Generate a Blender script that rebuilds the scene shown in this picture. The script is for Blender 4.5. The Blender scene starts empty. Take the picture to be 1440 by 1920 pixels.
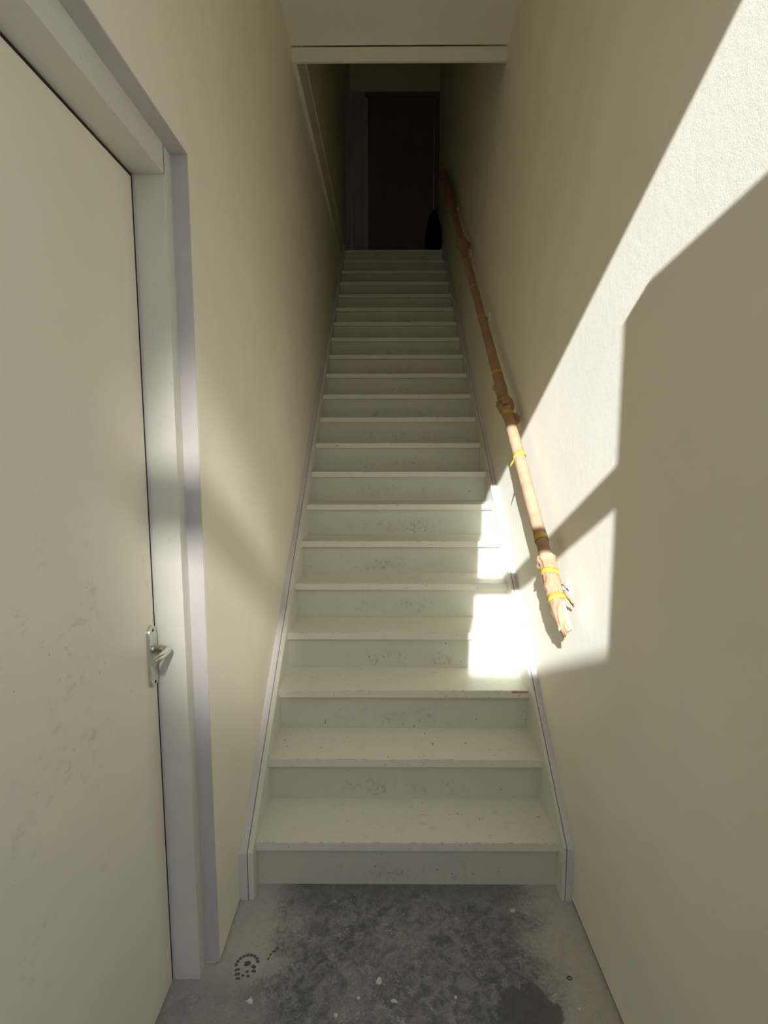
import bpy, bmesh, math, random
from mathutils import Vector, Matrix, noise

random.seed(7)
SC = bpy.context.scene
COL = SC.collection
R_ = math.radians

# ------------------------------------------------------------------ camera
F_PX, PITCH, YAW, ROLL, CAM_Z = 985.06, 0.1124, -0.0061, -0.0011, 1.5876
cam_data = bpy.data.cameras.new('camera')
cam_data.sensor_fit = 'HORIZONTAL'
cam_data.sensor_width = 36.0
cam_data.lens = F_PX / 1440.0 * 36.0
cam_data.clip_start = 0.02
cam = bpy.data.objects.new('camera', cam_data)
COL.objects.link(cam)
sy_, cy_, sp_, cp_ = math.sin(YAW), math.cos(YAW), math.sin(PITCH), math.cos(PITCH)
e_a = Vector((cy_, -sy_, 0)); e_up = Vector((sp_ * sy_, sp_ * cy_, cp_)); fwd = Vector((cp_ * sy_, cp_ * cy_, -sp_))
cr, sr = math.cos(ROLL), math.sin(ROLL)
right = cr * e_a + sr * e_up
up = cr * e_up - sr * e_a
m = Matrix((right, up, -fwd)).transposed().to_4x4()
m.translation = Vector((0, 0, CAM_Z))
cam.matrix_world = m
SC.camera = cam

# ------------------------------------------------------------------ sky, sun, exposure
SUN_DIR = Vector((0.262, 1.0, -0.50)).normalized()
world = bpy.data.worlds.new('sky'); SC.world = world; world.use_nodes = True
bg = world.node_tree.nodes['Background']
bg.inputs['Color'].default_value = (0.70, 0.85, 1.06, 1)
bg.inputs['Strength'].default_value = 1.6
sl = bpy.data.lights.new('sun', 'SUN'); sl.energy = 8.8; sl.angle = R_(0.55); sl.color = (0.94, 0.99, 1.05)
so = bpy.data.objects.new('sun', sl); COL.objects.link(so)
so.rotation_euler = SUN_DIR.to_track_quat('-Z', 'Y').to_euler(); so.location = (-3, -9, 7)
# added spot lamp for an assumed reflection of sunlight, no window pane is modelled
GL_DIR = Vector((-0.262, 1.0, -0.553)).normalized()
gl = bpy.data.lights.new('assumed_reflection_spot', 'SPOT')
gl.energy = 1450.0; gl.shadow_soft_size = 0.10; gl.spot_size = R_(9.5); gl.spot_blend = 0.75; gl.color = (1.0, 0.97, 0.90)
go = bpy.data.objects.new('assumed_reflection_spot', gl); COL.objects.link(go)
hitp = Vector((-0.524, 1.64, 1.25))
go.location = hitp - GL_DIR * (5.6 / GL_DIR.y)
go.rotation_euler = GL_DIR.to_track_quat('-Z', 'Y').to_euler()
go.scale = (0.42, 1.0, 1.0)
SC.view_settings.view_transform = 'Standard'
SC.view_settings.look = 'None'
SC.view_settings.gamma = 1.0
SC.view_settings.use_curve_mapping = False
SC.view_settings.exposure = 0.42
try:
    SC.cycles.max_bounces = 14
    SC.cycles.diffuse_bounces = 10
    SC.cycles.glossy_bounces = 4
    SC.cycles.use_denoising = True
except Exception:
    pass

# ------------------------------------------------------------------ dimensions (metres, floor z = 0)
XL, XR = -0.524, 0.6565             # wall faces
Y1, RUN, RISE, NSTEP = 1.757, 0.22244, 0.18361, 21
SLOPE = RISE / RUN
TIN_L, TIN_R = -0.4755, 0.6205      # inner faces of the stringers
YTOP = Y1 + (NSTEP - 1) * RUN       # front edge of the landing
ZTOP = NSTEP * RISE
YBACK = 7.10
ZC = 3.80                           # hall ceiling
YB = 3.142                          # front of stair opening
ZUP = 6.55
DX, FX_, YF, YD, ZD, ZR = -0.649, -0.568, 1.422, 1.474, 2.293, 2.368


# ------------------------------------------------------------------ materials
def new_mat(name):
    mt = bpy.data.materials.new(name); mt.use_nodes = True
    nt = mt.node_tree
    return mt, nt, nt.nodes['Principled BSDF']


class NB:
    """tiny node-building helper"""
    def __init__(self, nt):
        self.nt = nt
    def n(self, typ, **kw):
        nd = self.nt.nodes.new(typ)
        for k, v in kw.items():
            setattr(nd, k, v)
        return nd
    def link(self, a, b):
        self.nt.links.new(a, b)
    def val(self, sock, v):
        if isinstance(v, (int, float)):
            sock.default_value = v
        elif isinstance(v, tuple):
            sock.default_value = v if len(v) != 3 or sock.type != 'RGBA' else v + (1,)
        else:
            self.link(v, sock)
    def math(self, op, a, b=0.0, c=None, clamp=False):
        nd = self.n('ShaderNodeMath', operation=op, use_clamp=clamp)
        self.val(nd.inputs[0], a); self.val(nd.inputs[1], b)
        if c is not None:
            self.val(nd.inputs[2], c)
        return nd.outputs[0]
    def noise(self, vec, scale, detail=4, rough=0.55, dist=0.0):
        nd = self.n('ShaderNodeTexNoise')
        self.link(vec, nd.inputs['Vector'])
        nd.inputs['Scale'].default_value = scale; nd.inputs['Detail'].default_value = detail
        nd.inputs['Roughness'].default_value = rough; nd.inputs['Distortion'].default_value = dist
        return nd.outputs['Fac']
    def smooth(self, v, a, b, lo=0.0, hi=1.0):
        nd = self.n('ShaderNodeMapRange', interpolation_type='SMOOTHSTEP')
        self.val(nd.inputs['Value'], v)
        nd.inputs['From Min'].default_value = a; nd.inputs['From Max'].default_value = b
        nd.inputs['To Min'].default_value = lo; nd.inputs['To Max'].default_value = hi
        return nd.outputs['Result']
    def mix(self, fac, a, b, blend='MIX'):
        nd = self.n('ShaderNodeMix', data_type='RGBA', blend_type=blend)
        self.val(nd.inputs['Factor'], fac)
        self.val(nd.inputs[6], a); self.val(nd.inputs[7], b)
        return nd.outputs[2]
    def pos(self):
        return self.n('ShaderNodeNewGeometry').outputs['Position']
    def sep(self, v):
        nd = self.n('ShaderNodeSeparateXYZ'); self.link(v, nd.inputs[0]); return nd.outputs
    def scale(self, v, s):
        nd = self.n('ShaderNodeVectorMath', operation='MULTIPLY'); self.link(v, nd.inputs[0])
        nd.inputs[1].default_value = s; return nd.outputs[0]
    def bump(self, h, strength, dist):
        nd = self.n('ShaderNodeBump'); self.link(h, nd.inputs['Height'])
        nd.inputs['Strength'].default_value = strength; nd.inputs['Distance'].default_value = dist
        return nd.outputs['Normal']


def plaster(name, col, rough=0.75, bump=0.25, mottle=0.05, spec=0.25):
    mt, nt, bs = new_mat(name); b = NB(nt); p = b.pos()
    n1 = b.noise(p, 2.2, 3); n2 = b.noise(p, 260, 3, 0.6); n3 = b.noise(p, 38, 4)
    c2 = tuple(c * (1 - mottle) for c in col)
    b.link(b.mix(b.smooth(n1, 0.3, 0.7), col, c2), bs.inputs['Base Color'])
    h = b.math('ADD', b.math('MULTIPLY', n2, 0.6), b.math('MULTIPLY', n3, 0.8))
    b.link(b.bump(h, bump, 0.0015), bs.inputs['Normal'])
    bs.inputs['Roughness'].default_value = rough
    bs.inputs['Specular IOR Level'].default_value = spec
    return mt


def paint(name, col, rough=0.45, dirt=0.0, dirtcol=(0.22, 0.21, 0.18), bump=0.1, spec=0.35, chips=0.0):
    mt, nt, bs = new_mat(name); b = NB(nt); p = b.pos()
    n1 = b.noise(p, 5, 4)
    c = b.mix(b.smooth(n1, 0.35, 0.7), col, tuple(k * 0.94 for k in col))
    if dirt:
        big = b.smooth(b.noise(p, 4.5, 3), 0.5, 0.68)
        fine = b.smooth(b.noise(p, 42, 5, 0.7), 0.5, 0.72)
        c = b.mix(b.math('MULTIPLY', b.math('MULTIPLY', big, fine), dirt), c, dirtcol)
    if chips:
        sp = b.smooth(b.noise(p, 75, 2, 0.5), 0.735, 0.75)
        c = b.mix(b.math('MULTIPLY', sp, chips), c, (0.10, 0.085, 0.07))
    b.link(c, bs.inputs['Base Color'])
    bs.inputs['Roughness'].default_value = rough
    bs.inputs['Specular IOR Level'].default_value = spec
    b.link(b.bump(b.noise(b.scale(p, (1, 1, 1)), 120, 3), bump, 0.001), bs.inputs['Normal'])
    return mt


WALLC = (0.885, 0.835, 0.705)
M_wall = plaster('cream_wall_paint', WALLC, bump=0.45)
M_ceil = plaster('ceiling_paint', (0.86, 0.83, 0.73), bump=0.1)
M_reveal = plaster('bare_lilac_filler', (0.60, 0.56, 0.555), bump=0.35, mottle=0.12)
M_primer = paint('lilac_grey_primer', (0.70, 0.665, 0.66), rough=0.6, dirt=0.25, chips=0.4)
M_frame = paint('door_frame_paint', (0.72, 0.695, 0.63), rough=0.4, chips=0.2)
M_fascia = paint('cream_trim_paint', (0.80, 0.77, 0.66), rough=0.45)
M_string = paint('stringer_paint', (0.76, 0.74, 0.66), rough=0.45, dirt=0.2, chips=0.4)


def door_paint():
    mt, nt, bs = new_mat('scuffed_cream_door_paint'); b = NB(nt); p = b.pos(); s = b.sep(p)
    zone = b.math('MULTIPLY', b.smooth(s[2], 1.75, 1.25), b.smooth(s[2], 0.45, 0.85))
    big = b.smooth(b.noise(p, 7, 4, 0.6), 0.5, 0.68)
    fine = b.smooth(b.noise(b.scale(p, (1, 1, 1.6)), 30, 4, 0.65, 0.6), 0.5, 0.7)
    d = b.math('MULTIPLY', b.math('MULTIPLY', big, fine), b.math('MULTIPLY', zone, 0.34))
    c = b.mix(d, (0.865, 0.815, 0.69), (0.34, 0.31, 0.25))
    sp = b.math('MULTIPLY', b.smooth(b.noise(b.scale(p, (1, 1, .45)), 80, 1, 0.4), 0.80, 0.815), b.math('ADD', zone, 0.15, clamp=True))
    c = b.mix(b.math('MULTIPLY', sp, 0.6), c, (0.12, 0.10, 0.08))
    b.link(c, bs.inputs['Base Color']); bs.inputs['Roughness'].default_value = 0.38
    bs.inputs['Specular IOR Level'].default_value = 0.35
    return mt


M_door = door_paint()


def riser_paint():
    mt, nt, bs = new_mat('scuffed_riser_paint'); b = NB(nt); p = b.pos(); s = b.sep(p)
    o = b.sep(b.n('ShaderNodeTexCoord').outputs['Object'])
    zone = b.math('MULTIPLY', b.smooth(b.math('ABSOLUTE', o[0]), 0.42, 0.12), b.math('MULTIPLY', b.smooth(o[2], 0.115, 0.05), b.smooth(o[2], 0.0, 0.035)))
    big = b.smooth(b.noise(p, 9, 3, 0.6), 0.42, 0.62)
    fine = b.smooth(b.noise(b.scale(p, (1.0, 1, 0.8)), 45, 5, 0.7, 0.8), 0.46, 0.66)
    d = b.math('MULTIPLY', b.math('MULTIPLY', big, fine), b.math('MULTIPLY', zone, 0.5))
    film = b.math('MULTIPLY', b.smooth(b.noise(p, 6, 3), 0.4, 0.7), b.math('MULTIPLY', zone, 0.22))
    c = b.mix(film, (0.66, 0.65, 0.55), (0.48, 0.45, 0.35))
    c = b.mix(d, c, (0.17, 0.16, 0.14))
    sp = b.smooth(b.noise(p, 60, 1, 0.5), 0.775, 0.785)
    c = b.mix(b.math('MULTIPLY', sp, 0.8), c, (0.07, 0.065, 0.06))
    b.link(c, bs.inputs['Base Color']); bs.inputs['Roughness'].default_value = 0.42
    bs.inputs['Specular IOR Level'].default_value = 0.35
    b.link(b.bump(b.noise(b.scale(p, (0.3, 1, 3)), 60, 3), 0.08, 0.001), bs.inputs['Normal'])
    return mt


def tread_paint():
    mt, nt, bs = new_mat('worn_tread_paint'); b = NB(nt); p = b.pos()
    o = b.sep(b.n('ShaderNodeTexCoord').outputs['Object'])
    fine = b.smooth(b.noise(p, 34, 5, 0.7, 0.5), 0.52, 0.75)
    big = b.smooth(b.noise(p, 7, 3), 0.42, 0.66)
    c = b.mix(b.math('MULTIPLY', b.math('MULTIPLY', fine, big), 0.42), (0.80, 0.775, 0.66), (0.38, 0.35, 0.29))
    # worn paint along the front top arris
    edge = b.math('MULTIPLY', b.smooth(o[1], 0.006, 0.001), b.smooth(o[2], -0.004, -0.0005))
    wear = b.smooth(b.noise(b.scale(p, (1.0, 1, 1)), 28, 5, 0.75), 0.50, 0.64)
    c = b.mix(b.math('MULTIPLY', b.math('MULTIPLY', edge, wear), 0.5), c, (0.24, 0.19, 0.14))
    sp = b.smooth(b.noise(p, 52, 2, 0.5, 0.7), 0.725, 0.74)
    c = b.mix(b.math('MULTIPLY', sp, 0.8), c, (0.11, 0.09, 0.075))
    wh = b.smooth(b.noise(b.scale(p, (1.3, 1, 1)), 47, 1, 0.5), 0.765, 0.78)
    c = b.mix(b.math('MULTIPLY', wh, 0.8), c, (0.85, 0.84, 0.78))
    b.link(c, bs.inputs['Base Color']); bs.inputs['Roughness'].default_value = 0.42
    bs.inputs['Specular IOR Level'].default_value = 0.35
    b.link(b.bump(b.noise(p, 40, 4), 0.12, 0.0015), bs.inputs['Normal'])
    return mt


M_riser = riser_paint()
M_tread = tread_paint()


def concrete():
    mt, nt, bs = new_mat('dusty_concrete'); b = NB(nt); p = b.pos(); s = b.sep(p)
    n_big = b.noise(p, 5.0, 4, 0.6); n_mid = b.noise(p, 26, 7, 0.72, 0.6); n_fine = b.noise(p, 190, 5, 0.75)
    base = b.mix(b.smooth(n_mid, 0.36, 0.66), (0.105, 0.108, 0.114), (0.30, 0.30, 0.30))
    base = b.mix(b.math('MULTIPLY', b.smooth(n_big, 0.42, 0.68), 0.45), base, (0.36, 0.355, 0.35))
    base = b.mix(b.math('MULTIPLY', b.smooth(n_fine, 0.42, 0.62), 0.42), base, (0.11, 0.113, 0.118))
    # pale scrapes and smeared filler
    wv = b.n('ShaderNodeVectorMath', operation='ADD'); b.link(p, wv.inputs[0])
    nz = b.n('ShaderNodeTexNoise'); b.link(p, nz.inputs['Vector']); nz.inputs['Scale'].default_value = 11; nz.inputs['Detail'].default_value = 4
    sc = b.n('ShaderNodeVectorMath', operation='SCALE'); b.link(nz.outputs['Color'], sc.inputs[0]); sc.inputs['Scale'].default_value = 0.28
    b.link(sc.outputs[0], wv.inputs[1])
    for vs, th, k in ((24, 0.05, 0.75), (55, 0.07, 0.6)):
        vor = b.n('ShaderNodeTexVoronoi', feature='DISTANCE_TO_EDGE'); vor.inputs['Scale'].default_value = vs
        b.link(wv.outputs[0], vor.inputs['Vector'])
        cr_ = b.math('MULTIPLY', b.smooth(vor.outputs['Distance'], th, 0.0), b.smooth(b.noise(p, 13 + vs * .1, 4, 0.7), 0.50, 0.66))
        base = b.mix(b.math('MULTIPLY', cr_, k), base, (0.60, 0.59, 0.57))
    specks = b.smooth(b.noise(p, 120, 3, 0.6), 0.67, 0.73)
    base = b.mix(b.math('MULTIPLY', specks, 0.6), base, (0.50, 0.49, 0.47))
    # dust: thick along both walls, thinning to the middle
    wob = b.math('MULTIPLY', b.math('SUBTRACT', b.noise(p, 6, 4, 0.6), 0.5), 0.26)
    wob2 = b.math('MULTIPLY', b.math('SUBTRACT', b.noise(p, 75, 5, 0.75), 0.5), 0.24)
    dist = b.math('ADD', b.math('ABSOLUTE', b.math('SUBTRACT', s[0], 0.065)), b.math('ADD', wob, wob2))
    dust = b.smooth(dist, 0.34, 0.50)
    thin = b.math('ADD', b.smooth(s[1], 1.36, 1.50, 0.42, 1.0), b.smooth(s[0], 0.0, 0.1), clamp=True)
    dust = b.math('MULTIPLY', dust, thin)
    grain = b.smooth(b.noise(p, 220, 3, 0.7), 0.3, 0.62, 0.70, 1.0)
    dust = b.math('MULTIPLY', dust, grain)
    dcol = b.mix(b.smooth(n_mid, 0.4, 0.7), (0.58, 0.535, 0.50), (0.48, 0.45, 0.425))
    c = b.mix(dust, base, dcol)
    # smooth dark damp patch near the right wall
    dx = b.math('DIVIDE', b.math('SUBTRACT', s[0], 0.405), 0.095)
    dy = b.math('DIVIDE', b.math('SUBTRACT', s[1], 1.31), 0.105)
    rr = b.math('SQRT', b.math('ADD', b.math('MULTIPLY', dx, dx), b.math('MULTIPLY', dy, dy)))
    rr = b.math('ADD', rr, b.math('MULTIPLY', b.math('SUBTRACT', b.noise(p, 22, 5, 0.7), 0.5), 0.9))
    c = b.mix(b.math('MULTIPLY', b.smooth(rr, 1.05, 0.9), 0.8), c, (0.10, 0.104, 0.097))
    # darker strip by the first riser
    c = b.mix(b.math('MULTIPLY', b.smooth(b.math('ADD', s[1], wob), 1.66, 1.75), b.math('MULTIPLY', b.smooth(b.math('ABSOLUTE', b.math('SUBTRACT', s[0], .06)), 0.52, 0.36), 0.55)), c, (0.19, 0.185, 0.19))
    b.link(c, bs.inputs['Base Color']); bs.inputs['Roughness'].default_value = 0.8
    h = b.math('ADD', n_mid, b.math('MULTIPLY', n_fine, 0.5))
    b.link(b.bump(h, 0.4, 0.002), bs.inputs['Normal'])
    return mt


M_conc = concrete()


def plain(name, col, rough=0.6, metal=0.0, spec=0.4):
    mt, nt, bs = new_mat(name); b = NB(nt)
    c = b.mix(b.smooth(b.noise(b.pos(), 40, 3), 0.3, 0.7), col, tuple(k * 0.92 for k in col))
    b.link(c, bs.inputs['Base Color'])
    bs.inputs['Roughness'].default_value = rough; bs.inputs['Metallic'].default_value = metal
    bs.inputs['Specular IOR Level'].default_value = spec
    return mt


M_steel = plain('satin_stainless_steel', (0.66, 0.65, 0.62), 0.28, 1.0)
M_dark = plain('dark_gap', (0.03, 0.025, 0.02), 0.9)
M_white = plain('white_gloss_paint', (0.86, 0.86, 0.84), 0.35)
M_chip = plain('white_plaster_chip', (0.72, 0.71, 0.66), 0.8)
M_print = plain('dark_scuff', (0.12, 0.118, 0.115), 0.9)
M_wood = plain('bare_wood', (0.50, 0.33, 0.20), 0.7)
M_blob = plain('matte_black', (0.012, 0.012, 0.012), 0.95, spec=0.1)
M_brick = plaster('neighbour_render', (0.48, 0.44, 0.40), bump=0.2)
M_pave = plaster('paving_concrete', (0.30, 0.29, 0.28), bump=0.3)
M_entr = paint('entrance_door_paint', (0.82, 0.80, 0.74), rough=0.35)
M_updoor = paint('upstairs_door_paint', (0.24, 0.22, 0.19), rough=0.5)
M_upcase_lit = paint('upstairs_lit_casing_paint', (0.50, 0.50, 0.49), rough=0.4)  # left casing paler than the rest, light falling there put into colour


def kraft():
    mt, nt, bs = new_mat('kraft_paper'); b = NB(nt); p = b.pos()
    c = b.mix(b.smooth(b.noise(p, 14, 4), 0.3, 0.7), (0.45, 0.275, 0.165), (0.37, 0.222, 0.13))
    b.link(c, bs.inputs['Base Color']); bs.inputs['Roughness'].default_value = 0.75
    bs.inputs['Specular IOR Level'].default_value = 0.2
    h = b.noise(p, 60, 4, 0.6, 0.7)
    b.link(b.bump(h, 0.35, 0.004), bs.inputs['Normal'])
    return mt


M_kraft = kraft()
M_tape = plain('yellow_masking_tape', (0.60, 0.38, 0.05), 0.5)


# ------------------------------------------------------------------ mesh helpers
def add_box(bm, x0, x1, y0, y1, z0, z1):
    vs = [bm.verts.new((x, y, z)) for z in (z0, z1) for y in (y0, y1) for x in (x0, x1)]
    for f in ((0, 2, 3, 1), (4, 5, 7, 6), (0, 1, 5, 4), (2, 6, 7, 3), (0, 4, 6, 2), (1, 3, 7, 5)):
        bm.faces.new([vs[i] for i in f])


def add_prism_x(bm, poly, x0, x1):
    """polygon in (y, z) extruded along x"""
    a = [bm.verts.new((x0, y, z)) for y, z in poly]
    c = [bm.verts.new((x1, y, z)) for y, z in poly]
    n = len(poly)
    bm.faces.new(a[::-1]); bm.faces.new(c)
    for i in range(n):
        j = (i + 1) % n
        bm.faces.new((a[i], a[j], c[j], c[i]))


def add_prism_z(bm, poly, z0, z1):
    a = [bm.verts.new((x, y, z0)) for x, y in poly]
    c = [bm.verts.new((x, y, z1)) for x, y in poly]
    n = len(poly)
    bm.faces.new(a[::-1]); bm.faces.new(c)
    for i in range(n):
        j = (i + 1) % n
        bm.faces.new((a[i], a[j], c[j], c[i]))


def finish(name, bm, mat, parent=None, bevel=0.0, smooth=False, segs=2):
    if bevel:
        bmesh.ops.remove_doubles(bm, verts=bm.verts[:], dist=1e-6)
        bmesh.ops.bevel(bm, geom=bm.edges[:], offset=bevel, segments=segs, profile=0.6, affect='EDGES', clamp_overlap=True)
    bmesh.ops.recalc_face_normals(bm, faces=bm.faces[:])
    me = bpy.data.meshes.new(name); bm.to_mesh(me); bm.free()
    if smooth:
        for pl in me.polygons:
            pl.use_smooth = True
    me.materials.append(mat)
    o = bpy.data.objects.new(name, me); COL.objects.link(o)
    if parent is not None:
        o.parent = parent
    return o


def box(name, x0, x1, y0, y1, z0, z1, mat, parent=None, bevel=0.0):
    bm = bmesh.new(); add_box(bm, x0, x1, y0, y1, z0, z1)
    return finish(name, bm, mat, parent, bevel)


def boxes(name, lst, mat, parent=None, bevel=0.0):
    bm = bmesh.new()
    for l in lst:
        add_box(bm, *l)
    return finish(name, bm, mat, parent, bevel)


def tag(o, label, cat=None, group=None, kind=None):
    o['label'] = label
    if cat: o['category'] = cat
    if group: o['group'] = group
    if kind: o['kind'] = kind
    return o


def empty(name, loc=(0, 0, 0)):
    o = bpy.data.objects.new(name, None); o.empty_display_size = 0.05; COL.objects.link(o); o.location = loc
    return o


def struct(o, label, cat):
    return tag(o, label, cat, kind='structure')


# ------------------------------------------------------------------ room shell
T = 0.16
struct(box('floor', XL - T - .1, XR + T, -0.65, YBACK + .12, -0.12, 0.0, M_conc), 'dusty grey concrete floor at the foot of the stairs', 'floor')


def crack(parent, xin, sgn, y0, y1):
    xa, xb = sorted((xin + sgn * 0.003, xin + sgn * 0.0135))
    return box('floor_crack', xa, xb, y0, y1, 0.0, 0.0098, M_dark, parent)


def wall_profile(name, xin, sgn, segs):
    """wall whose plaster stops a few millimetres above the floor (open crack)"""
    bm = bmesh.new()
    for (y0, y1, z0, z1) in segs:
        xa, xb = sorted((xin, xin + sgn * T))
        if z0 <= 0:
            add_box(bm, xa, xb, y0, y1, 0.010, z1)
            xa2, xb2 = sorted((xin + sgn * 0.014, xin + sgn * T))
            add_box(bm, xa2, xb2, y0, y1, -0.05, 0.010)
        else:
            add_box(bm, xa, xb, y0, y1, z0, z1)
    return finish(name, bm, M_wall)


struct(wall_profile('wall_right', XR, 1, [(-0.65, YBACK + .1, 0, ZUP)]), 'cream plastered right wall with slanting patch of sunlight', 'wall')
DY0 = 0.42
crack(bpy.data.objects['wall_right'], XR, 1, -0.6, 1.70)
struct(wall_profile('wall_left', XL, -1, [(-0.65, DY0, 0, ZUP), (YD, YBACK + .1, 0, ZUP), (DY0, YD, ZR, ZUP)]), 'cream plastered left wall around the doorway', 'wall')
struct(box('wall_back', XL - T, XR + T, YBACK, YBACK + .12, 0, ZUP, M_wall), 'dark end wall at the top of the stairs', 'wall')
struct(box('ceiling', XL - T, XR + T, -0.65, YB - 0.004, ZC, ZC + 0.16, M_ceil), 'cream ceiling above the foot of the stairs', 'ceiling')
struct(box('wall_upper', XL - T, XR + T, YB - 0.12, YB - 0.01, ZC + 0.16, ZUP, M_wall), 'upper wall over the stair opening', 'wall')
struct(box('ceiling_upper', XL - T, XR + T, YB - 0.12, YBACK + .12, ZUP, ZUP + 0.1, M_ceil), 'dark ceiling above the upstairs landing', 'ceiling')
struct(box('floor_landing', XL - T, XR + T, YTOP + 0.02, YBACK, ZTOP - 0.2, ZTOP, M_tread), 'dark landing floor at the top of the stairs', 'floor')

crack(bpy.data.objects['wall_left'], XL, -1, YD + .004, 1.70)
# trims of the stair opening
t1 = struct(box('trim_1', XL, XR, YB, YB + 0.02, 3.724, ZC - 0.0045, M_fascia, bevel=0.002), 'narrow cream fascia board across the front edge of the stair opening', 'trim')
t2 = struct(empty('trim_2', (0, 0, 0)), 'long fascia board with two beads high along the left wall', 'trim')
box('fascia_board', XL, XL + 0.008, YB + 0.02, YBACK, 3.735, 4.035, M_wall, t2)
box('lower_bead', XL, XL + 0.026, YB + 0.02, YBACK, 3.724, 3.752, M_fascia, t2, bevel=0.004)
box('upper_bead', XL, XL + 0.018, YB + 0.02, YBACK, 4.022, 4.036, M_fascia, t2, bevel=0.003)

# ------------------------------------------------------------------ side door
d1 = struct(empty('door_1', (DX, 0.95, 0)), 'flush cream door with steel lever handle in the left wall', 'door')
def rel(o, root):
    """keep world placement of a child whose mesh is in world coordinates"""
    o.matrix_parent_inverse = root.matrix_world.inverted() if False else Matrix.Translation(-Vector(root.location))
    return o
leaf = rel(box('door_leaf', DX - 0.04, DX, 0.482, 1.4135, 0.004, 2.284, M_door, d1, bevel=0.0015), d1)
rel(boxes('door_jamb', [(DX - 0.07, FX_, YF, YD, 0, ZR - .001)], M_frame, d1, bevel=0.0015), d1)
rel(boxes('door_jamb', [(DX - 0.07, FX_, DY0, 0.476, 0, ZR - .001)], M_frame, d1, bevel=0.0015), d1)
rel(boxes('door_head', [(DX - 0.07, FX_ + 0.0005, 0.476, YF, ZD, ZR - .001)], M_frame, d1, bevel=0.0015), d1)
rel(box('frame_joint_line', FX_ - .002, FX_ + 0.0008, YF - .0002, YF + 0.0016, ZD, ZR - 0.002, M_dark, d1), d1)
rel(box('dark_gap_backing', DX - 0.09, DX - 0.041, DY0, YD, 0, ZR - .001, M_dark, d1), d1)  # dark sheet behind the leaf so the gap reads as shade
rel(boxes('door_gap_shade', [(DX - 0.035, DX - 0.001, 1.4137, 1.4218, 0.004, 2.2925), (DX - 0.035, DX - 0.001, 0.482, 1.4137, 2.2842, 2.2925)], M_dark, d1), d1)['label'] = 'dark strip painted as shade in the gap around the door leaf'  # dark strips fill the gap, its shade put into their colour
rv = rel(boxes('reveal_lining', [(FX_, XL - 0.0005, YD - 0.004, YD, 0.007, ZR), (FX_, XL - 0.0005, DY0, YD - .004, ZR - 0.004, ZR), (FX_, XL - 0.0005, DY0, DY0 + .004, 0.007, ZR - .004)], M_reveal, d1), d1)
rv['label'] = 'bare lilac grey filler around the door frame'

# handle: backplate, lever, screws (sub-parts of the leaf)
def plate_mesh():
    bm = bmesh.new()
    yc, z0, z1, w = 1.386, 0.945, 1.120, 0.0215
    pts = []
    for i in range(13):
        a = math.pi * i / 12
        pts.append((yc + w * math.cos(a), z1 - w + w * math.sin(a)))
    for i in range(13):
        a = math.pi + math.pi * i / 12
        pts.append((yc + w * math.cos(a), z0 + w + w * math.sin(a)))
    add_prism_x(bm, pts, DX, DX + 0.009)
    edges = [e for e in bm.edges if all(abs(v.co.x - DX - 0.009) < 1e-6 for v in e.verts)]
    bmesh.ops.bevel(bm, geom=edges, offset=0.0035, segments=2, profile=0.5, affect='EDGES')
    return bm
pl = finish('handle_plate', plate_mesh(), M_steel, leaf)
pl['label'] = 'brushed steel rounded backplate'


def tube(bm, pts, rad, seg=16, caps=True):
    pts = [Vector(p) for p in pts]
    rings = []
    n = len(pts)
    rads = rad if isinstance(rad, (list, tuple)) else [rad] * n
    prev = None
    for i, p in enumerate(pts):
        d = (pts[min(i + 1, n - 1)] - pts[max(i - 1, 0)]).normalized()
        if prev is None:
            a = d.orthogonal().normalized()
        else:
            a = (prev - d * prev.dot(d)).normalized()
        prev = a
        b_ = d.cross(a)
        rings.append([bm.verts.new(p + rads[i] * (math.cos(t) * a + math.sin(t) * b_)) for t in [2 * math.pi * k / seg for k in range(seg)]])
    for i in range(n - 1):
        for k in range(seg):
            bm.faces.new((rings[i][k], rings[i][(k + 1) % seg], rings[i + 1][(k + 1) % seg], rings[i + 1][k]))
    if caps:
        bm.faces.new(rings[0][::-1]); bm.faces.new(rings[-1])
    return rings


HZ, HY = 1.052, 1.392
bm = bmesh.new()
lp = [(DX + 0.008, HY, HZ), (DX + 0.034, HY, HZ)]
rc = 0.016
for i in range(1, 8):
    a = math.pi / 2 * i / 7
    lp.append((DX + 0.034 + rc * math.sin(a), HY - rc * (1 - math.cos(a)), HZ))
lp += [(DX + 0.050, HY - 0.05, HZ), (DX + 0.050, HY - 0.102, HZ)]
tube(bm, lp, 0.0095, 20)
lv = finish('lever', bm, M_steel, leaf, smooth=True)
lv['label'] = 'bent round steel lever'
me = lv.data
for p_ in me.polygons:
    if len(p_.vertices) > 4: p_.use_smooth = False
bm = bmesh.new(); tube(bm, [(DX + 0.0088, HY, HZ), (DX + 0.0115, HY, HZ)], 0.0135, 20)
finish('lever_collar', bm, M_steel, leaf)
for zz in (1.106, 0.960):
    bm = bmesh.new(); tube(bm, [(DX + 0.0085, 1.386, zz), (DX + 0.0095, 1.386, zz)], 0.0042, 12)
    finish('screw', bm, M_dark, leaf)

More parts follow.
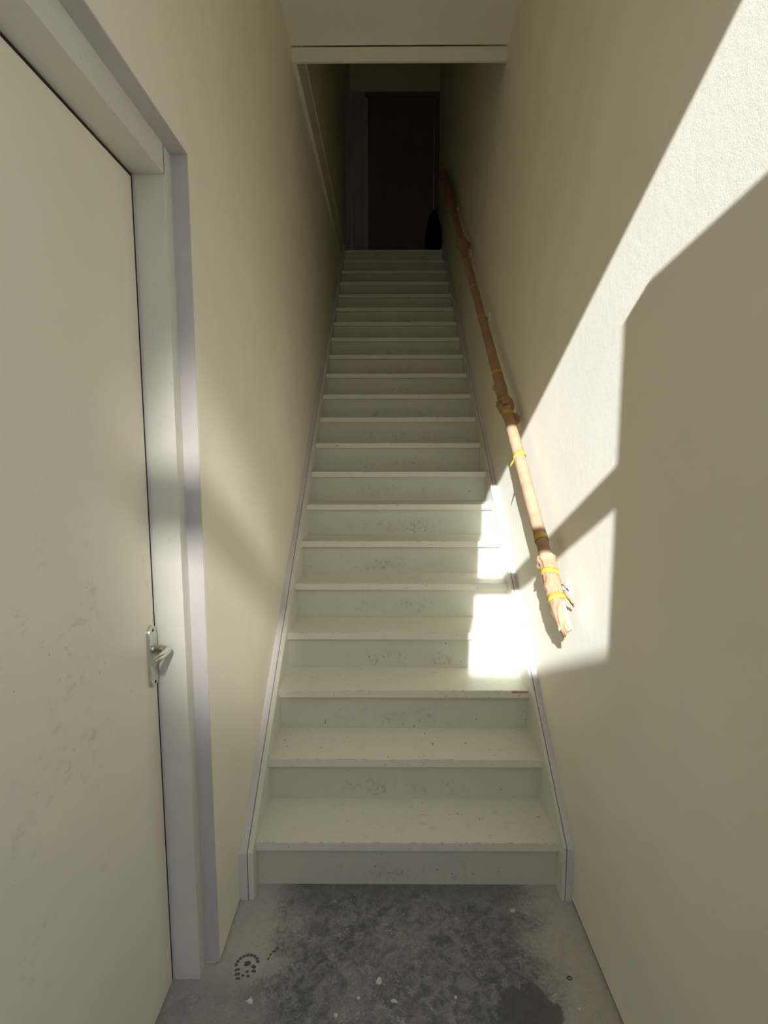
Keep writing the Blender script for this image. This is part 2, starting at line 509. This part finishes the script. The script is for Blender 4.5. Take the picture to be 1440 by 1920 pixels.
# ------------------------------------------------------------------ staircase
st = empty('staircase', (0.07, Y1, 0))
tag(st, 'steep straight flight of worn off-white wooden steps between two walls', 'staircase')
XC = (TIN_L + TIN_R) / 2; HW = (TIN_R - TIN_L) / 2
NOSE_T, OVER = 0.034, 0.022
bm = bmesh.new(); add_box(bm, -HW - .003, HW + .003, 0, RUN + OVER + 0.004, -NOSE_T, 0)
tr0 = finish('tread', bm, M_tread, None, bevel=0.003)
bm = bmesh.new(); add_box(bm, -HW, HW, OVER, OVER + 0.018, 0.0, RISE - NOSE_T + 0.001)
ri0 = finish('riser', bm, M_riser, None)
for k in range(NSTEP):
    t_ = tr0 if k == 0 else tr0.copy()
    r_ = ri0 if k == 0 else ri0.copy()
    for o in (t_, r_):
        if k: COL.objects.link(o)
        o.parent = st
    jit = random.uniform(-.0012, .0012)
    t_.location = Vector((XC, Y1 + k * RUN, (k + 1) * RISE + jit * .5)) - st.location
    r_.location = Vector((XC, Y1 + k * RUN, k * RISE)) - st.location
bw = box('bare_wood_patch', 0.545, 0.617, Y1 + 2 * RUN - 0.0006, Y1 + 2 * RUN + 0.002, 3 * RISE - 0.011, 3 * RISE - 0.0015, M_wood, st)
rel(bw, st); bw['label'] = 'bare wood where paint chipped off the nosing'


def string_poly(off, ylow):
    """stringer outline in (y, z): plumb cut at ylow"""
    zt = lambda y: RISE + (y - Y1) * SLOPE + off
    yend = YTOP + 0.05
    return [(ylow, 0.0), (ylow, zt(ylow)), (yend, zt(yend)), (yend, zt(yend) - 0.30), (ylow + 0.22, 0.0)]


def stringer(name, x0, x1, off, ylow, mat, label=None):
    bm = bmesh.new(); add_prism_x(bm, string_poly(off, ylow), x0, x1)
    o = rel(finish(name, bm, mat, st, bevel=0.0015), st)
    if label: o['label'] = label
    return o


stringer('stringer', XL + 0.0285, TIN_L, 0.036, 1.709, M_string, 'left side board of the stairs')
stringer('stringer_trim', XL, XL + 0.0265, 0.040, 1.704, M_primer, 'lilac grey batten along the left wall')
stringer('stringer', TIN_R, XR - 0.0245, 0.058, 1.709, M_string, 'right side board of the stairs')
stringer('stringer_trim', XR - 0.0225, XR, 0.062, 1.704, M_primer, 'lilac grey batten along the right wall')

# ------------------------------------------------------------------ wrapped handrail
A0 = Vector((XR - 0.068, 1.675, 0.998))
AX = Vector((0, 1, 0.838)).normalized()
N1 = Vector((-1, 0, 0)); N2 = AX.cross(N1).normalized()
if N2.z < 0: N2 = -N2
LEN = 5.50
hr = empty('handrail', (XR, 1.70, 0.998))
tag(hr, 'white wall handrail wrapped in brown kraft paper and yellow tape', 'handrail')
def P(s, a=0.0, r=0.0):
    return A0 + AX * s + (N1 * math.cos(a) + N2 * math.sin(a)) * r
bm = bmesh.new(); tube(bm, [P(0.012), P(LEN)], 0.0215, 20)
rel(finish('rail', bm, M_white, hr, smooth=True), hr)['label'] = 'white painted round rail'


def sleeve(name, s0, s1, prof, seed, ds=0.012, crum=0.10, seg=28, fine=0.05, gap=None, lbl=None):
    """crumpled paper tube; prof(t)->(ra, rb, off1, off2); gap=(a0,a1) angular slit left open"""
    bm = bmesh.new(); n = max(3, int((s1 - s0) / ds)); rings = []
    for i in range(n + 1):
        t = i / n; s = s0 + (s1 - s0) * t
        ra, rb, o1, o2 = prof(t)
        ring = []
        a0, a1 = (gap(t) if callable(gap) else gap) if gap else (0, 2 * math.pi)
        cnt = seg + (1 if gap else 0)
        for k in range(cnt):
            a = a0 + (a1 - a0) * k / seg
            ca, sa = math.cos(a), math.sin(a)
            v = Vector((ca * 1.6 + seed, sa * 1.6, s * 16))
            v2 = Vector((ca * 3.5 + seed * 2, sa * 3.5 + s * 30, s * 55))
            fold = 1 - 2 * abs(noise.noise(v))
            f = 1 + crum * (fold - 0.35) + fine * noise.noise(v2)
            sj = s + (0.010 * noise.noise(Vector((ca * 2, sa * 2, seed + 3 + t * 2))) if i in (0, n) else 0.0)
            ring.append(bm.verts.new(A0 + AX * sj + N1 * (o1 + ra * f * ca) + N2 * (o2 + rb * f * sa)))
        rings.append(ring)
    for i in range(n):
        m_ = len(rings[i])
        for k in range(m_ - (1 if gap else 0)):
            bm.faces.new((rings[i][k], rings[i][(k + 1) % m_], rings[i + 1][(k + 1) % m_], rings[i + 1][k]))
    o = rel(finish(name, bm, M_kraft, hr, smooth=True), hr)
    if lbl: o['label'] = lbl
    return o


def lerp(pts):
    def f(t):
        for (t0, v0), (t1, v1) in zip(pts, pts[1:]):
            if t <= t1:
                u = (t - t0) / (t1 - t0); u = u * u * (3 - 2 * u)
                return tuple(a + (b_ - a) * u for a, b_ in zip(v0, v1))
        return pts[-1][1]
    return f


# lower end sleeve: loose, bulging, pinched at the end, open on the wall side
sleeve('paper_wrap', -0.012, 0.315, lerp([(0, (.010, .026, -.002, .002)), (.10, (.020, .024, 0, .002)), (.30, (.026, .033, .002, 0)), (.62, (.029, .034, .003, -.002)), (.86, (.028, .030, 0, 0)), (.93, (.027, .028, 0, 0)), (.965, (.034, .034, .001, 0)), (1, (.031, .032, .0, 0))]),
       1.3, ds=0.006, crum=0.17, seg=44, fine=0.07, gap=lambda t: (-2.05, 1.75 + 0.95 * min(1, max(0, (t - .34) / .10))), lbl='crumpled paper around the lower end of the rail')
sleeve('paper_wrap', 0.30, 1.22, lerp([(0, (.0235, .0235, 0, 0)), (.25, (.0245, .0245, 0, 0)), (.6, (.026, .0265, 0, 0)), (.9, (.0245, .0245, 0, 0)), (1, (.026, .026, 0, 0))]), 4.1, ds=0.014, crum=0.06, fine=0.025)
sleeve('paper_wrap', 1.18, 1.36, lerp([(0, (.024, .024, 0, 0)), (.12, (.025, .025, 0, 0)), (.3, (.031, .035, 0, 0)), (.55, (.037, .036, 0, 0)), (.68, (.041, .038, .002, 0)), (.74, (.029, .031, .002, 0)), (1, (.026, .026, 0, 0))]), 6.7, ds=0.006, crum=0.22, seg=40, fine=0.10)
sleeve('paper_wrap', 1.33, 2.20, lerp([(0, (.029, .031, .002, 0)), (.12, (.031, .030, .003, 0)), (.2, (.026, .026, 0, 0)), (.6, (.025, .025, 0, 0)), (1, (.024, .024, 0, 0))]), 8.2, ds=0.016, crum=0.09, fine=0.04)
sleeve('paper_wrap', 2.19, 3.32, lerp([(0, (.024, .024, 0, 0)), (.5, (.0255, .0255, 0, 0)), (1, (.024, .024, 0, 0))]), 10.4, ds=0.02, crum=0.08, fine=0.03, gap=(-1.9, 2.5))
sleeve('paper_wrap', 3.26, 3.56, lerp([(0, (.025, .025, 0, 0)), (.3, (.033, .034, .002, 0)), (.5, (.046, .042, .004, 0)), (.62, (.030, .031, 0, 0)), (.8, (.036, .034, 0, 0)), (1, (.027, .027, 0, 0))]), 12.9, ds=0.010, crum=0.22, seg=32, fine=0.10)
sleeve('paper_wrap', 3.54, 4.35, lerp([(0, (.026, .026, 0, 0)), (1, (.027, .027, 0, 0))]), 15.2, ds=0.02, crum=0.08, fine=0.03, gap=(-1.9, 2.5))
sleeve('paper_wrap', 4.30, 5.45, lerp([(0, (.027, .027, 0, 0)), (.1, (.044, .044, .004, 0)), (.5, (.042, .044, .003, 0)), (.9, (.040, .042, .003, 0)), (1, (.030, .030, 0, 0))]), 18.8, ds=0.02, crum=0.18, fine=0.06)


def flap(s, ang, w, l, out, seed):
    """loose paper corner sticking out"""
    bm = bmesh.new(); g = []
    n_ = 6
    for i in range(n_ + 1):
        row = []
        for j in range(n_ + 1):
            u, v = i / n_, j / n_
            a = ang + (u - .5) * w
            r = 0.026 + out * v + 0.006 * noise.noise(Vector((u * 3, v * 3, seed)))
            row.append(bm.verts.new(P(s + l * (v - .3) + 0.006 * noise.noise(Vector((u * 4, seed, v * 4))), a, r)))
        g.append(row)
    for i in range(n_):
        for j in range(n_):
            bm.faces.new((g[i][j], g[i + 1][j], g[i + 1][j + 1], g[i][j + 1]))
    o = rel(finish('paper_flap', bm, M_kraft, hr, smooth=True), hr)
    md = o.modifiers.new('thickness', 'SOLIDIFY'); md.thickness = 0.0006
    return o


flap(1.20, 3.3, 1.1, -0.05, 0.030, 2.0)
flap(1.29, 0.4, 0.9, -0.03, 0.022, 5.0)
flap(1.27, 1.4, 1.2, -0.05, 0.018, 9.0)
flap(1.40, 0.2, 0.8, 0.05, 0.016, 11.0)
flap(3.42, 3.0, 1.0, -0.04, 0.030, 14.0)
flap(3.44, 0.3, 1.0, 0.04, 0.022, 17.0)
flap(0.305, -0.9, 1.4, -0.03, 0.014, 21.0)
flap(0.14, 2.7, 0.9, -0.06, 0.022, 24.0)
flap(0.18, 2.5, 0.7, -0.04, 0.020, 27.0)


def tape(s, w, ra, rb, a0=0.0, a1=2 * math.pi, skew=0.0, tail=None, seed=0.0):
    bm = bmesh.new(); n_ = 30; rows = []
    for i in range(n_ + 1):
        u = i / n_; a = a0 + (a1 - a0) * u
        row = []
        for j in (0, 1, 2):
            f = 1 + 0.05 * noise.noise(Vector((math.cos(a) * 2, math.sin(a) * 2, seed + j * .3)))
            ss = s + (j / 2 - .5) * w + skew * math.cos(a + .6) + 0.002 * noise.noise(Vector((u * 9, j * 3, seed)))
            row.append(bm.verts.new(A0 + AX * ss + N1 * ra * f * math.cos(a) + N2 * rb * f * math.sin(a)))
        rows.append(row)
    for i in range(n_):
        for j in (0, 1):
            bm.faces.new((rows[i][j], rows[i + 1][j], rows[i + 1][j + 1], rows[i][j + 1]))
    if tail:
        ta, tl = tail
        b0 = P(s, ta, ra); vs = []
        for i in range(5):
            v = i / 4
            c = b0 + (N1 * math.cos(ta) + N2 * math.sin(ta)) * 0.012 * v + Vector((0, 0, -tl * v)) + Vector((0.004 * math.sin(v * 5), 0, 0))
            ww = w * (0.5 - 0.28 * v)
            vs.append((bm.verts.new(c + AX * ww), bm.verts.new(c - AX * ww)))
        for (p0, p1), (q0, q1) in zip(vs, vs[1:]):
            bm.faces.new((p0, p1, q1, q0))
    o = rel(finish('tape_strip', bm, M_tape, hr, smooth=True), hr)
    md = o.modifiers.new('thickness', 'SOLIDIFY'); md.thickness = 0.0005
    return o


tape(0.238, 0.024, .0325, .0365, -0.4, 2.2, skew=0.012, seed=1)
tape(0.128, 0.022, .0325, .0370, -1.8, 2.6, skew=0.004, seed=3)
tape(0.408, 0.026, .0262, .0262, seed=5)
tape(0.885, 0.026, .0285, .0290, -0.2, 6.0, skew=-0.008, tail=(0.25, 0.05), seed=7)
tape(1.205, 0.028, .0285, .0285, skew=0.008, seed=9)
tape(1.56, 0.024, .0285, .0285, seed=11)
tape(2.19, 0.026, .0275, .0275, tail=(2.6, 0.025), seed=13)
tape(2.63, 0.024, .0275, .0275, seed=15)
tape(3.08, 0.024, .0275, .0275, seed=17)

# brackets: wall rosette and bent arm
for s in (0.252, 1.30, 2.36, 3.42, 4.48):
    c = P(s)
    bkt = empty('bracket'); bkt.parent = hr; bkt.location = (0, 0, 0)
    bkt.matrix_parent_inverse = Matrix.Translation(-Vector(hr.location))
    zr_ = c.z - 0.062
    bm = bmesh.new(); tube(bm, [(XR + .001, c.y, zr_), (XR - 0.005, c.y, zr_), (XR - 0.0075, c.y, zr_)], [0.027, 0.027, 0.023], 24)
    o = finish('rosette', bm, M_white, bkt)
    bm = bmesh.new()
    pts = [(XR - .006, c.y, zr_), (XR - 0.040, c.y, zr_)]
    for i in range(1, 6):
        a = math.pi / 2 * i / 5
        pts.append((XR - 0.040 - 0.028 * math.sin(a), c.y, zr_ + 0.028 * (1 - math.cos(a))))
    pts.append((XR - 0.068, c.y, c.z - 0.018))
    tube(bm, pts, 0.0065, 12)
    finish('arm', bm, M_white, bkt, smooth=True)

# ------------------------------------------------------------------ upstairs door in the end wall
d2 = struct(empty('door_2', (0.17, YBACK, ZTOP)), 'plain dark door on the landing at the top of the stairs', 'door')
ZH = 5.99
rel(box('corner_strip', XL, -0.462, YBACK - 0.03, YBACK, ZTOP, ZUP, M_upcase_lit, d2, bevel=0.003), d2)
rel(box('casing', -0.448, -0.282, YBACK - 0.022, YBACK, ZTOP, ZH + 0.06, M_upcase_lit, d2, bevel=0.004), d2)
rel(box('casing_bead', -0.272, -0.256, YBACK - 0.026, YBACK, ZTOP, ZH, M_upcase_lit, d2, bevel=0.003), d2)
rel(box('casing', 0.598, XR, YBACK - 0.022, YBACK, ZTOP, ZH + 0.06, M_updoor, d2, bevel=0.004), d2)
rel(box('casing', -0.282, 0.598, YBACK - 0.022, YBACK, ZH, ZH + 0.06, M_updoor, d2, bevel=0.004), d2)
rel(box('door_leaf', -0.244, 0.588, YBACK - 0.016, YBACK - 0.001, ZTOP + .008, ZH - .008, M_updoor, d2, bevel=0.003), d2)

# dark bag-like shape on the landing
bm = bmesh.new()
bmesh.ops.create_uvsphere(bm, u_segments=28, v_segments=20, radius=1.0)
for v in bm.verts:
    z = v.co.z
    w = 1.0 if z < 0 else 1 - 0.25 * z
    f = 1 + 0.10 * noise.noise(v.co * 2.3)
    v.co = Vector((0.098 * v.co.x * w * f, 0.10 * v.co.y * w * f, 0.30 + 0.30 * max(z, -0.999) * (1.0 if z > 0 else 1.0) * (1 + .04 * noise.noise(v.co * 3))))
    v.co.z = max(v.co.z, 0.0)
blob = finish('dark_blob', bm, M_blob, None, smooth=True)  # unidentified dark rounded shape
blob.location = (0.553, 6.62, ZTOP)
tag(blob, 'black rounded shape standing on the top landing by the right wall', 'blob')

# ------------------------------------------------------------------ floor details
fl = bpy.data.objects['floor']
bm = bmesh.new()
cx_, cy0 = -0.438, 1.468
for i in range(9):                      # toe arc of lug marks
    a = R_(20 + i * 20)
    for r0, r1 in ((0.029, 0.0385),):
        da = R_(8)
        poly = [(cx_ + r * math.cos(a + s_) * 1.0, cy0 + r * math.sin(a + s_) * 0.95) for r, s_ in ((r0, -da), (r1, -da), (r1, da), (r0, da))]
        add_prism_z(bm, poly, 0.0001, 0.0005)
for (px, py, w, h, ro) in ((0, .004, .016, .012, .2), (-.026, -.016, .013, .006, .25), (-.022, -.030, .013, .007, .2), (-.016, -.043, .012, .006, .1), (.022, -.006, .012, .008, -.5), (.026, -.020, .011, .007, -.3),
                           (.006, -.022, .008, .006, .4), (-.004, -.034, .007, .006, 0), (.013, -.036, .009, .006, -.3), (.075, .045, .010, .006, .3), (.066, .034, .008, .005, 1.0), (.083, .056, .010, .006, .2), (.062, .020, .007, .005, .6)):
    c_, s_ = math.cos(ro), math.sin(ro)
    poly = [(cx_ + px + (u * w * c_ - v * h * s_) / 1.5, cy0 + py + (u * w * s_ + v * h * c_) / 1.5) for u, v in ((-1, -.6), (-.5, -1), (.8, -.9), (1, .2), (.6, 1), (-.7, .9))]
    add_prism_z(bm, poly, 0.0001, 0.0005)
fp = finish('boot_print', bm, M_print, fl)
fp['label'] = 'dark boot print in the pale dust'


def chip(x, y, r, h, seed, label, mat=M_chip, stretch=1.0, rot=0.0):
    rnd = random.Random(seed); bm = bmesh.new()
    n_ = 9; pts = []
    for i in range(n_):
        a = 2 * math.pi * i / n_
        rr = r * rnd.uniform(0.6, 1.15)
        u, v = rr * math.cos(a) * stretch, rr * math.sin(a)
        pts.append((u * math.cos(rot) - v * math.sin(rot), u * math.sin(rot) + v * math.cos(rot)))
    add_prism_z(bm, pts, 0, h)
    for v in bm.verts:
        if v.co.z > 0: v.co.x *= .85; v.co.y *= .85; v.co.z *= rnd.uniform(.7, 1.1)
    o = finish('plaster_chip', bm, mat)
    o.location = (x, y, 0.0002)
    return tag(o, label, 'debris', 'plaster crumbs on the concrete floor')


chip(-0.025, 1.419, 0.0105, 0.004, 1, 'largest pale plaster chip in the middle of the concrete floor', stretch=1.2, rot=.6)
chip(0.436, 1.666, 0.0075, 0.004, 2, 'pale plaster chip on the floor near the right end of the first riser', stretch=1.3)
chip(-0.146, 1.320, 0.0075, 0.003, 3, 'small pale chip at the very front of the floor left of centre')
chip(0.020, 1.362, 0.0055, 0.002, 4, 'narrow sliver of plaster on the floor right of the largest chip', stretch=2.6, rot=-.3)
chip(-0.085, 1.368, 0.0050, 0.003, 5, 'small pale chip on the floor left of the largest chip')
chip(0.20, 1.372, 0.0050, 0.003, 6, 'small dull chip on the floor left of the dark damp patch')
chip(0.552, 1.340, 0.0055, 0.004, 7, 'pale chip on the dust beside the dark damp patch')
# white wall plug
wp = empty('wall_plug', (-0.397, 1.355, 0.0))
tag(wp, 'tiny white plastic plug lying on the floor near the side door', 'plug')
bm = bmesh.new(); add_box(bm, -0.008, 0.006, -0.004, 0.004, 0.0003, 0.008); finish('body', bm, M_white, wp, bevel=0.0012)
bm = bmesh.new(); tube(bm, [(0, 0, .007), (0.001, 0.001, 0.019)], [0.0022, 0.001], 8); finish('prong', bm, M_white, wp)
bm = bmesh.new(); tube(bm, [(-0.007, 0, .004), (-0.016, 0.001, 0.0035)], [0.0022, 0.0012], 8); finish('prong', bm, M_white, wp)
# rubber ring
bm = bmesh.new()
pts = [(0.0065 * math.cos(a), 0.0055 * math.sin(a), 0.0012) for a in [2 * math.pi * i / 20 for i in range(21)]]
tube(bm, pts, 0.0011, 6, caps=False)
ring = finish('small_ring', bm, M_dark); ring.location = (0.553, 1.430, 0.0)
tag(ring, 'tiny dark ring lying in the dust by the right wall', 'ring')

# ------------------------------------------------------------------ entrance behind the camera (throws the sun pattern)
EY0, EY1 = -0.65, -0.55
JL, JR = -0.409, 0.475
struct(boxes('wall_front', [(XL - T, JL - .04, EY0, EY1, 0, ZUP), (JR + .04, XR + T, EY0, EY1, 0, ZUP), (JL - .04, JR + .04, EY0, EY1, 3.319, ZUP)], M_wall), 'front wall around the entrance behind the camera', 'wall')
d3 = struct(empty('door_3', (0.0, EY1, 0)), 'entrance doorway with transom bar and tall leaf folded open', 'door')
rel(box('jamb', JL - .04, JL, EY0, EY1, 0, 3.279, M_entr, d3), d3)
rel(box('jamb', JR, JR + .04, EY0, EY1, 0, 3.279, M_entr, d3), d3)
rel(box('head', JL - .04, JR + .04, EY0, EY1, 3.279, 3.319, M_entr, d3), d3)
rel(box('transom_bar', JL, JR, EY0, EY1, 2.503, 2.582, M_entr, d3), d3)
l3 = box('door_leaf', 0.0, 0.038, -0.94, 0.0, 0.01, 2.500, M_entr, d3)
l3.location = Vector((0.365, 0.40, 0)) - Vector(d3.location); l3.rotation_euler.z = R_(5.3)
struct(box('ground', -8, 8, -9, EY0, -0.14, -0.02, M_pave), 'grey paved yard outside the entrance', 'ground')
struct(box('wall_outside', -7, 7, -5.4, -5.0, -0.1, 4.25, M_brick), 'rendered wall of the building across the yard', 'wall')
